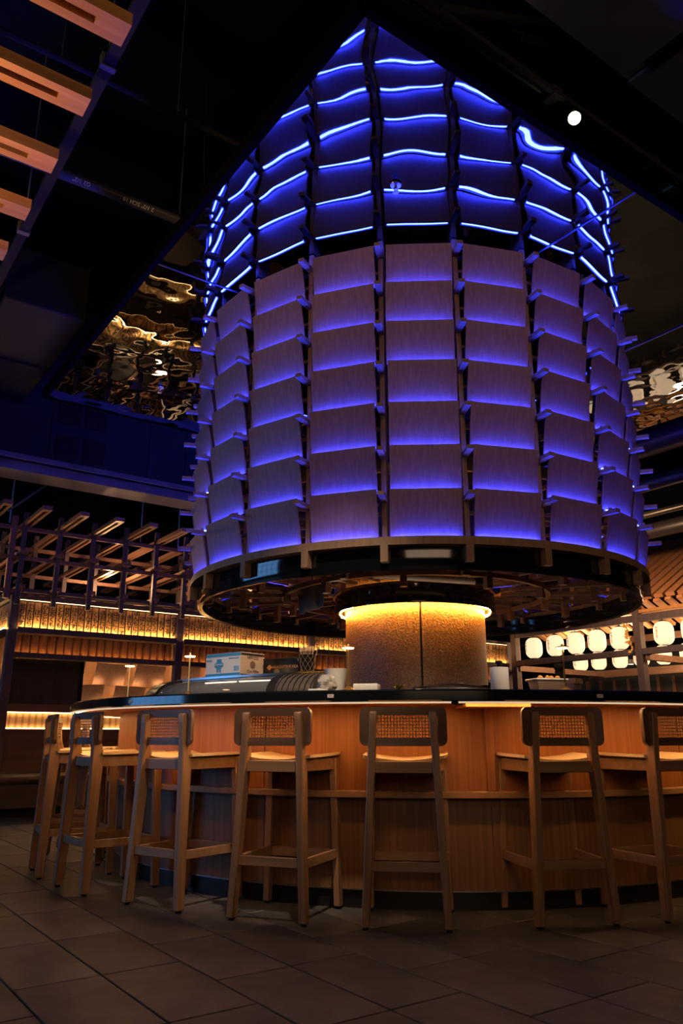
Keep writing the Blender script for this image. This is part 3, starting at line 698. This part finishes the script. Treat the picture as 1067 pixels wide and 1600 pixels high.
M_LEAF = noisy('leaf', (.16, .20, .02), (.42, .40, .05), 30, .5, .1)
for q in range(12):
    a = 2 * PI * q / 12 + random.uniform(-.2, .2); l_ = random.uniform(.042, .060); e_ = random.uniform(.35, 1.2); w_ = .011
    dx, dy = math.cos(a), math.sin(a); vs = []
    for u, ww in ((0, .3), (.4, 1), (.75, .8), (1, .05)):
        c_ = (dx * l_ * u * math.cos(e_), dy * l_ * u * math.cos(e_), .018 + l_ * u * math.sin(e_) - .012 * u * u)
        vs += [(c_[0] - dy * w_ * ww, c_[1] + dx * w_ * ww, c_[2]), (c_[0] + dy * w_ * ww, c_[1] - dx * w_ * ww, c_[2])]
    obj('leaf', MB().add(vs, [(0, 1, 3, 2), (2, 3, 5, 4), (4, 5, 7, 6)]), M_LEAF, t)
tag(obj('glass_dish', MB().lathe([(0, 0), (.012, 0), (.020, .018), (.018, .022), (.010, .005), (0, .005)], 16), mat('clear_dish', (.5, .35, .2), .1), loc=polar(2.42, -130.6, CT)), 'tiny glass dish on the counter right of the green sprig', 'dish')
t = thing('low_grill', 'low black grill lid with glossy curved glass before the column seam', 'grill', polar(2.05, -124.6, CT), rad(-124.6) + PI / 2)
obj('body', MB().box(-.26, .26, -.12, .12, 0, .05), M_BLACKSAT, t, .008)
dm = MB(); vs = []; fs = []
for i in range(15):
    u = -1 + 2 * i / 14
    for j in range(5): vs.append((u * .22, -.125 + .06 * j, .05 + .028 * (1 - u * u) * (1 - .15 * abs(j - 2))))
for i in range(14):
    for j in range(4): fs.append((i * 5 + j, (i + 1) * 5 + j, (i + 1) * 5 + j + 1, i * 5 + j + 1))
obj('lid', dm.add(vs, fs, True), mat('green_black_glass', (.02, .04, .035), .06), t)
# paper towel
t = thing('paper_towel_stand', 'white paper towel roll on a black topped stand right of the column', 'paper towel', polar(2.30, -119.0, CT))
obj('roll', MB().lathe([(.012, .008), (.052, .008), (.053, .012), (.053, .146), (.051, .150), (.012, .150)], 28), M_PAPER, t)
obj('base', MB().lathe([(0, 0), (.058, 0), (.058, .006), (0, .008)], 24), M_BLACKSAT, t)
obj('rod', MB().tube([(0, 0, 0), (0, 0, .165)], .007, 8), M_BLACKSAT, t)
obj('cap', MB().lathe([(0, .190), (.018, .188), (.022, .180), (.020, .172), (.012, .168), (.012, .152), (0, .152)], 16), M_BLACK, t)
# tub with lid and pepper mill
t = thing('food_tub', 'pale pink plastic food tub with white lid left of the right lamp', 'tub', polar(2.28, -111.6, CT), rad(-111.6) + PI / 2)
obj('tub', MB().hexa([(-.075, -.05, 0), (.075, -.05, 0), (.075, .05, 0), (-.075, .05, 0)], [(-.092, -.062, .082), (.092, -.062, .082), (.092, .062, .082), (-.092, .062, .082)]), mat('pink_plastic', (.60, .42, .38), .4), t, .006, seg=2)
obj('lid', MB().box(-.104, .104, -.072, .072, .078, .090), M_WHITE, t, .004)
for q, (x, y, r_) in enumerate([(-.05, -.02, .014), (-.01, -.03, .012), (.03, 0, .015), (.06, -.02, .013)]):
    tag(obj('shrimp_cracker', MB().lathe([(0, .0), (r_, .003), (r_ * 1.2, .008), (r_ * .7, .017), (0, .02)], 9), mat('orange_food', (.75, .33, .07), .6)), ['small orange cracker at the left end of the tub lid', 'small orange cracker second from left on the tub lid', 'small orange cracker third from left on the tub lid', 'small orange cracker at the right end of the tub lid'][q], 'cracker', 'crackers on the tub lid').location = Vector(polar(2.28, -111.6, CT + .090)) + Matrix.Rotation(rad(-111.6) + PI / 2, 3, 'Z') @ Vector((x, y, 0))
t = thing('pepper_mill', 'tall black pepper mill standing behind the right brass lamp', 'pepper mill', polar(2.18, -107.8, CT))
obj('body', MB().lathe([(0, 0), (.028, 0), (.030, .01), (.024, .03), (.024, .13), (.028, .145), (0, .147)], 20), M_BLACK, t)
obj('head', MB().lathe([(0, .147), (.022, .147), (.029, .160), (.029, .182), (.024, .19), (0, .19)], 20), M_BLACK, t)
# stacked timber crates (decor tower) behind, right
t = thing('block_tower', 'small tower of stacked wooden blocks behind the right brass lamp', 'ornament', (8.05, 6.35, 0), .3)
obj('stand', MB().box(-.24, .24, -.18, .18, 0, 1.19), M_BLACKSAT, t)
blk = []
for lv, (n_, z_) in enumerate([(4, 1.19), (3, 1.28), (3, 1.35), (2, 1.43)]):
    for q in range(n_):
        x = (q - (n_ - 1) / 2) * .13
        obj('block', MB().box(x - .055, x + .055, -.07, .07, z_, z_ + (.055 if lv % 2 else .08)), M_LATT, t, .003)
obj('top_block', MB().box(-.12, .12, -.09, .09, 1.485, 1.55), M_SLOTWOOD, t, .004)

# ------------------------------------------------------------------ the timber front with menu tags (left, along X)
YF = 10.15
TAGS = ['せりれす', 'でたほら', 'ほて', 'ひもとも', 'とおくも', 'ともくも', 'せりれす', 'ほきれす', 'ほんもにく', 'きんすり', 'くもん', 'ほおれち', 'くりんにく', 'ほほにく', 'りまもーす', 'きれす', 'ほんもにく', 'はんみ', 'はんみ', 'がくら', 'もひ', 'せーる', 'せなれす', 'ほてぽん']
TAG2 = ['うもーす', 'えもつ', 'えほたく', 'りまほく', 'ほにく', 'しおね', 'えほし', 'ねりま', 'りもにく', 'えくし', 'つくね', 'しほり', 'とくん', 'りくん', 'のくん', 'うほの', 'しそ', 'なんこつ', 'かわ', 'ぼんじり', 'せせり', 'やげん', 'うずら', 'にら']
front = thing('menu_tag_front', 'dark timber pavilion front with glowing rows of wooden menu tags', 'pavilion', (0, YF, 0))
post_x = [2.255, 4.455, 6.655, 8.855, 11.055]
for i, x in enumerate(post_x):
    obj('post', MB().box(x - .05, x + .05, -.05, .05, 0, 2.55), M_LATTDARK, front, .003)
def span(name, x0, x1, y0, y1, z0, z1, m): return obj(name, MB().box(x0, x1, y0, y1, z0, z1), m, front, .002)
for i in range(4):
    x0, x1 = post_x[i] + .05, post_x[i + 1] - .05
    span('tag_sill', x0, x1, -.078, .05, 2.09, 2.135, M_LATTDARK)
    span('tag_head', x0, x1, -.045, .03, 2.50, 2.56, M_LATTDARK)
    span('head_led', x0, x1, -.044, -.034, 2.494, 2.4995, mat('led_head', (.4, .3, .2), .5, 0, (1, .55, .22), 7))
    span('sill_lip', x0, x1, -.085, -.078, 2.09, 2.158, M_LATTDARK)
    obj('sill_led', MB().box(x0 + .02, x1 - .02, -.068, -.052, 2.139, 2.146), M_LEDTAG, front)
    span('tag_backboard', x0, x1, .045, .06, 2.135, 2.50, M_LATTDARK)
    span('valance_rail', x0, x1, .0, .16, 1.80, 1.835, M_LATTDARK); span('valance_lip', x0, x1, -.004, .004, 1.80, 1.858, M_LATTDARK)
tg_ = MB()
for q in range(4):
    xa, xb = -.036 + .018 * q, -.036 + .018 * (q + 1); ya, yb = -.012 + 7.5 * xa * xa, -.012 + 7.5 * xb * xb
    tg_.hexa([(xa, ya, -.165), (xb, yb, -.165), (xb, .006, -.165), (xa, .006, -.165)], [(xa, ya, .165), (xb, yb, .165), (xb, .006, .165), (xa, .006, .165)])
cut_me = tg_.mesh('menu_tag', M_TAG)
cnt = 0
for bay in range(4):
    x0, x1 = post_x[bay] + .05, post_x[bay + 1] - .05
    nt = 23; pitch = (x1 - x0) / nt
    for q in range(nt):
        x = x0 + pitch * (q + .5)
        tg = link('menu_tag', cut_me, front, (x, -.020 + random.uniform(-.003, .003), 2.312), rz=random.uniform(-.04, .04))
        words = (TAGS if bay % 2 == 0 else TAG2)[q % 24]
        link('lettering', text_mesh(words, .078, M_INK, .0006, True), tg, (0, -.0132, .0), rot=(PI / 2, 0, 0))
# scalloped bamboo valance under the tags
hm_me = MB().lathe([(.048, -.12), (.052, .12)], 8, PI, 2 * PI).mesh('bamboo_half', wood('bamboo', (.22, .10, .04), (.34, .17, .065), 2, 20, .5, .1))
for bay in range(4):
    x0, x1 = post_x[bay] + .05, post_x[bay + 1] - .05
    n_ = int((x1 - x0) / .105)
    for q in range(n_): link('bamboo_half', hm_me, front, (x0 + (q + .5) * (x1 - x0) / n_, .105, 1.965), rot=(random.uniform(-.03, .03), 0, 0))
    obj('valance_led', MB().box(x0, x1, .016, .034, 1.836, 1.842), mat('led_dim', (.4, .2, .1), .5, 0, (1, .42, .10), 14), front)
    obj('valance_board', MB().box(x0, x1, .16, .17, 1.84, 2.09), M_LATTDARK, front)
# left return side of the pavilion (runs back along Y)
sd = front
for z0, z1, y in ((2.09, 2.135, 0), (2.50, 2.56, 0)): obj('return_rail', MB().box(2.165, 2.30, .05, 3.0, z0, z1), M_LATTDARK, sd)
obj('return_led', MB().box(2.175, 2.185, .05, 3.0, 2.138, 2.146), M_LEDTAG, sd)
for q in range(14): 
    tg = link('menu_tag', cut_me, sd, (2.235, .11 + .095 * q, 2.312), rz=-PI / 2)
    link('lettering', text_mesh(TAG2[q], .078, M_INK, .0006, True), tg, (0, -.0132, 0), rot=(PI / 2, 0, 0))
obj('return_backboard', MB().box(2.28, 2.295, .05, 3.0, 2.135, 2.50), M_LATTDARK, sd)

# lattice above the tags
lat = thing('timber_lattice', 'three dimensional dark timber lattice with slotted beams above the menu tags', 'lattice', (0, YF, 0))
vx = [2.255 + .44 * k for k in range(11)]
v_me = MB().box(-.028, .028, -.028, .028, 2.43, 3.60).mesh('upright', M_LATTDARK, .002)
for k, x in enumerate(vx): 
    link('upright', v_me, lat, (x, -.08, 0))
    link('upright', v_me, lat, (x + .0, 1.1, 0))
for z in (2.575, 3.0, 3.38):
    for y in (-.02, 1.16): obj('rail', MB().box(-.6, 7.2, y - .022, y + .022, z, z + .05), M_LATT, lat, .002)
top_me = MB()
def ybeam(y0, y1, w=.11, h=.05, slot0=.10, sw=.04):
    mb = MB(); mb.box(-w / 2, w / 2, y0, y0 + slot0, 0, h).box(-w / 2, w / 2, y1 - slot0, y1, 0, h)
    mb.box(-w / 2, -sw / 2, y0 + slot0, y1 - slot0, 0, h).box(sw / 2, w / 2, y0 + slot0, y1 - slot0, 0, h); return mb
t_me = ybeam(-.98, 2.2).mesh('slotted_beam', M_LATT); m_me = ybeam(-.2, 2.0).mesh('slotted_beam', M_LATT); b_me = ybeam(-.12, 1.6, .07).mesh('cross_beam', M_LATT)
for k, x in enumerate(vx):
    link('slotted_beam', t_me, lat, (x + .03, 0, 3.43)); link('slotted_beam', m_me, lat, (x - .0, 0, 3.05)); link('cross_beam', b_me, lat, (x + .04, 0, 2.63))
    link('short_rail', MB().box(.06, .38, -.11, -.06, 2.585, 2.63).mesh('short_rail', M_LATTDARK), lat, (x, 0, 0))
for k, x in enumerate((1.37, 1.81)):
    link('slotted_beam', t_me, lat, (x + .03, 0, 3.43)); link('slotted_beam', m_me, lat, (x, .35, 3.05))
obj('corner_post', MB().box(2.10, 2.17, -.06, .0, 2.5, 3.55), M_LATT, lat)
obj('end_post', MB().box(4.70, 4.78, .25, .33, 2.5, 3.5), M_LATT, lat)
lamp('lattice_fill', 'POINT', (3.6, 10.75, 2.95), 45, (1, .52, .24), .04)  # unseen point lamps added to warm the lattice beams
lamp('lattice_fill', 'POINT', (5.8, 10.75, 2.95), 45, (1, .52, .24), .04)
lamp('lattice_fill', 'POINT', (1.2, 10.8, 2.95), 40, (1, .52, .24), .04)

# interior of the pavilion
struct('wall_pavilion', MB().box(-3, 12.5, 12.6, 12.7, 0, 2.6), wood('pavilion_wall', (.20, .11, .06), (.30, .17, .09), 2, 12, .6, .1))
struct('trim_1', MB().box(-3, 12.5, 10.4, 12.6, 2.56, 2.575), M_BLACK)
sl_me = MB().hexa([(-.25, -.012, 0), (.25, -.012, 0), (.25, .0, 0), (-.25, .0, 0)], [(-.25, -.13, .34), (.25, -.13, .34), (.25, -.118, .34), (-.25, -.118, .34)]).mesh('shingle', M_PANEL, .001)
sled_me = MB().box(-.23, .23, -.095, -.085, .315, .325).mesh('led_strip', mat('led_shingle', (.4, .2, .1), .5, 0, (1, .50, .20), 55))
n_s = 0
sg = thing('shingle_screen', 'warm lit screen of large tilted wooden shingles inside the pavilion', 'wall screen', (0, 12.5, 0))
for r_ in range(3):
    for q in range(9):
        sh = link('shingle', sl_me, sg, (3.0 + q * .66 + (.33 if r_ % 2 else 0), 0, .98 + .33 * r_ + random.uniform(-.02, .02)), rot=(0, random.uniform(-.05, .05), 0)); link('led_strip', sled_me, sh)
lamp('booth_fill', 'POINT', (4.3, 11.2, 2.2), 16, (1, .56, .26), .1); lamp('booth_fill', 'POINT', (7.2, 11.2, 2.2), 16, (1, .56, .26), .1)  # unseen point lamps added inside the booth to bring out the shingle screen
obj('screen_post', MB().box(3.62, 3.74, -.28, -.20, 0, 1.83), M_LATT, sg); obj('screen_post', MB().box(5.9, 6.02, -.28, -.20, 0, 1.83), M_LATT, sg)
t = thing('dark_sliding_panel', 'tall dark brown wood panel behind the left corner post', 'panel', (2.95, 11.0, 0))
obj('panel', MB().box(-.52, .45, 0, .05, 1.24, 1.86), wood('dark_oak', (.03, .022, .018), (.055, .04, .032), 2, 10, .6, .2), t); obj('stile', MB().box(.45, .50, -.01, .06, .0, 1.86), M_BLACK, t)
t = thing('booth', 'booth back with a glowing woven strip left of the bar', 'booth', (0, 10.45, 0))
obj('top_rail', MB().box(1.6, 6.5, 0, .10, 1.155, 1.25), wood('booth_rail', (.12, .06, .035), (.18, .095, .055), 0, 12, .5, .1), t)
obj('glow_panel', MB().box(1.6, 6.5, .075, .10, .95, 1.155), mat('woven_panel', (.62, .42, .22), .7), t)
obj('upper_led', MB().box(1.6, 6.5, .04, .055, 1.145, 1.154), mat('led_booth', (.5, .4, .2), .5, 0, (1, .55, .20), 16), t); obj('lower_led', MB().box(1.6, 6.5, .04, .055, .952, .961), MATS['led_booth'], t)
wv = MB()
for k in range(60): wv.box(1.62 + .08 * k, 1.645 + .08 * k, .068, .075, .965, 1.14)
stuff(obj('weave', wv, mat('weave_strip', (.40, .24, .11), .7), t))
obj('lower_board', MB().box(1.6, 6.5, .02, .10, .45, .95), wood('booth_board', (.06, .03, .018), (.09, .045, .028), 0, 12, .5, .1), t)
t = thing('booth_bench', 'dark cushioned booth bench at the left edge behind the stools', 'bench', (0, 9.35, 0))
obj('cushion', MB().box(1.3, 3.4, .05, .72, .36, .44), mat('dark_leather', (.035, .022, .018), .45), t, .02, seg=2)
obj('base', MB().box(1.3, 3.4, .12, .72, .10, .36), wood('bench_base', (.035, .02, .014), (.055, .032, .022), 0, 10, .5, .1), t); obj('plinth', MB().box(1.3, 3.4, .2, .70, 0, .10), M_BLACK, t)
t = thing('booth_table', 'small dark table end beside the leftmost stool', 'table', (3.85, 9.75, 0))
obj('top', MB().box(-.3, .5, -.3, .3, .70, .735), M_LATTDARK, t, .005); obj('pedestal', MB().box(0, .1, -.05, .05, .02, .70), M_BLACK, t); obj('foot', MB().box(-.2, .3, -.2, .2, 0, .02), M_BLACK, t)

# ------------------------------------------------------------------ lantern pavilion on the right (front along Y)
XF = 11.0
lp = thing('lantern_pavilion', 'timber pavilion with slatted roof at right carrying the paper lanterns', 'pavilion', (XF, 0, 0))
for y in (9.9, 7.31, 4.72, 2.1):
    obj('post', MB().box(-.06, .06, y - .06, y + .06, 0, 2.95), M_LATTDARK, lp, .003)
    obj('post_face', MB().box(.06, .075, y - .05, y + .05, 0, 2.95), M_SLOTWOOD, lp)
obj('lower_beam', MB().box(-.05, .05, 2.0, 9.95, 2.09, 2.185), M_LATTDARK, lp, .003)
obj('upper_beam', MB().box(-.05, .05, 2.0, 9.95, 2.60, 2.715), M_LATTDARK, lp, .003)
obj('eave_beam', MB().box(-.04, .10, 2.0, 9.95, 2.74, 2.79), M_SLOTWOOD, lp, .003)
obj('inner_beam', MB().box(2.45, 2.55, 2.0, 10.2, 1.98, 2.12), M_LATT, lp, .003); obj('inner_beam', MB().box(2.45, 2.55, 2.0, 10.7, 2.62, 2.74), M_LATT, lp, .003)
for y in (9.85, 7.2, 4.7): obj('cross_beam', MB().box(0, 2.5, y - .04, y + .04, 2.0, 2.10), M_LATT, lp, .003)
raf_me = MB().bar((0, 0, 2.97), (2.7, 0, 2.97 + 2.7 * math.tan(rad(30))), .15, .06).mesh('rafter', wood('rafter_wood', (.38, .18, .08), (.50, .26, .12), 0, 10, .55, .1))
und_me = MB().bar((-.10, 0, 2.935), (.62, 0, 2.63), .10, .05).mesh('eave_slat', wood('eave_wood', (.42, .22, .10), (.55, .31, .15), 0, 10, .55, .1))
for k in range(40):
    y = 2.1 + .2 * k
    link('rafter', raf_me, lp, (0, y, 0)); 
    if k % 1 == 0: link('eave_slat', und_me, lp, (.10, y + .05, -.02))
obj('roof_board', MB().bar((.05, 6.0, 2.93), (2.75, 6.0, 2.93 + 2.7 * math.tan(rad(30))), 8.2, .02, (0, 0, 1)), M_BLACK, lp)
lamp('roof_fill_spot', 'SPOT', (8.4, 6.6, 3.5), 420, (1, .52, .22), .08, (11.2, 6.6, 3.15), 100, 1)  # unseen spot added in mid air to brighten the roof and eave
obj('ridge_beam', MB().box(2.55, 2.75, 2, 10, 4.45, 4.6), M_BLACK, lp)
# slatted dark back wall
bw = thing('slat_wall', 'dark vertical slat wall behind the paper lanterns', 'wall panel', (14.3, 0, 0))
obj('backing', MB().box(.05, .1, 1.5, 11.5, 0, 2.6), mat('charcoal', (.030, .028, .030), .7), bw)
w_me = MB().box(-.02, .05, -.035, .035, 0, 2.0).mesh('slat', wood('slat_wood', (.12, .06, .035), (.18, .095, .055), 2, 14, .5, .1))
for k in range(28): link('slat', w_me, bw, (0, 1.7 + .34 * k, 0))
# lanterns
def lantern_profile(r=.150, h=.36, n=11):
    pr = [(.05, -h / 2)]
    for k in range(n + 1):
        v = -1 + 2 * k / n
        rr = r * (1 - abs(v) ** 4.0 * .42)
        pr.append((rr, v * (h / 2 - .012)))
        if k < n: pr.append((r * (1 - abs(v + 1 / n) ** 4.0 * .42) * .985, (v + 1 / n) * (h / 2 - .012)))
    pr.append((.05, h / 2)); return pr
M_LANT = mat('lantern_paper', (.8, .62, .42), .7, 0, (1, .72, .42), 1.15)
lant_me = MB().lathe(lantern_profile(), 24).mesh('paper_body', M_LANT)
cap_me = MB().lathe([(0, .178), (.06, .178), (.062, .19), (.03, .20), (0, .20)], 16).mesh('top_cap', M_BLACK)
rim_me = MB().lathe([(.03, -.182), (.055, -.182), (.055, -.172), (.03, -.172)], 16).mesh('bottom_rim', M_BLACK)
cord_me = MB().tube([(0, 0, .19), (0, 0, .30)], .006, 6).mesh('cord', M_BLACK)
kan = text_mesh('やきとり', .052, mat('lantern_ink', (.25, .10, .03), .7), .0005, True)
lnames = [('paper lantern in the front row at the far left end', 9.46), ('paper lantern in the front row, second from the left', 8.98), ('paper lantern in the front row, third from the left', 8.54), ('paper lantern in the front row, fourth from the left', 8.11), ('paper lantern in the front row just left of the dried sprig', 7.67),
          ('front row paper lantern first right of the dark post', 6.88), ('front row paper lantern cut by the right picture edge', 6.42), ('front row paper lantern beyond the right picture edge', 5.95), ('front row paper lantern farther right, beyond the picture', 5.5), ('front row paper lantern farthest right, beyond the picture', 5.05)]
def lantern(x, y, z, label, grp):
    t = thing('paper_lantern', 'glowing white ' + label, 'lantern', (x, y, z), random.uniform(-.15, .15), grp)
    link('paper_body', lant_me, t); link('top_cap', cap_me, t); link('bottom_rim', rim_me, t); link('cord', cord_me, t)
    link('lettering', kan, t, (-.152, .035, 0), rot=(PI / 2, 0, -PI / 2))
for lab, y in lnames: lantern(XF, y, 2.385, lab, 'front row of paper lanterns')
for q, y in enumerate((10.15, 9.7, 9.2, 8.72, 8.25, 7.75, 7.25, 6.75)):
    nm = ['farthest left', 'second from left', 'third from left', 'fourth from left', 'fifth from left', 'sixth from left', 'seventh from left', 'last at right'][q]
    lantern(13.5, y + .25, 2.33, 'paper lantern in the rear row, ' + nm, 'rear row of paper lanterns')
for y in (9.0, 7.9, 6.5, 5.3): lamp('lantern_light', 'POINT', (11.6, y, 2.38), 40, (1, .58, .28), .15)
lamp('lantern_light', 'POINT', (13.1, 8.0, 2.3), 20, (1, .58, .28), .2)
# dried sprig on the post
t = thing('dried_sprig', 'golden dried branch decoration tied to the dark post among the lanterns', 'decoration', (XF - .09, 7.36, 2.2))
obj('stem', MB().tube([(0, 0, -.05), (-.02, .05, .15), (0, .1, .32)], .008, 6), M_LATT, t)
M_DRY = mat('dry_leaf', (.70, .42, .10), .6)
for q in range(30):
    a = random.uniform(0, 2 * PI); z = random.uniform(-.05, .34); l_ = random.uniform(.05, .10); w_ = .022; y0 = .03 + .18 * (z + .05)
    dx, dz = math.cos(a), math.sin(a)
    obj('leaf', MB().add([(-.02, y0, z), (-.05, y0 + dx * l_ * .5 - dz * w_, z + dz * l_ * .5 + dx * w_), (-.06, y0 + dx * l_, z + dz * l_), (-.04, y0 + dx * l_ * .5 + dz * w_, z + dz * l_ * .5 - dx * w_)], [(0, 1, 2, 3)]), M_DRY, t)
for k, (x, y) in enumerate(((12.6, 8.6), (13.0, 6.9), (12.2, 5.9))):
    t = thing('downlight', ['small round downlight left of the lantern post', 'small round downlight under the rear lantern beam', 'small round downlight near the right picture edge'][k], 'downlight', (x, y, 2.12))
    obj('can', MB().tube([(0, 0, 0), (0, 0, .08)], .05, 14), M_BLACKSAT, t); obj('lens', MB().tube([(0, 0, -.004), (0, 0, .002)], .042, 14), mat('downlight_lens', (.9, .8, .6), .4, 0, (1, .8, .5), 6), t)
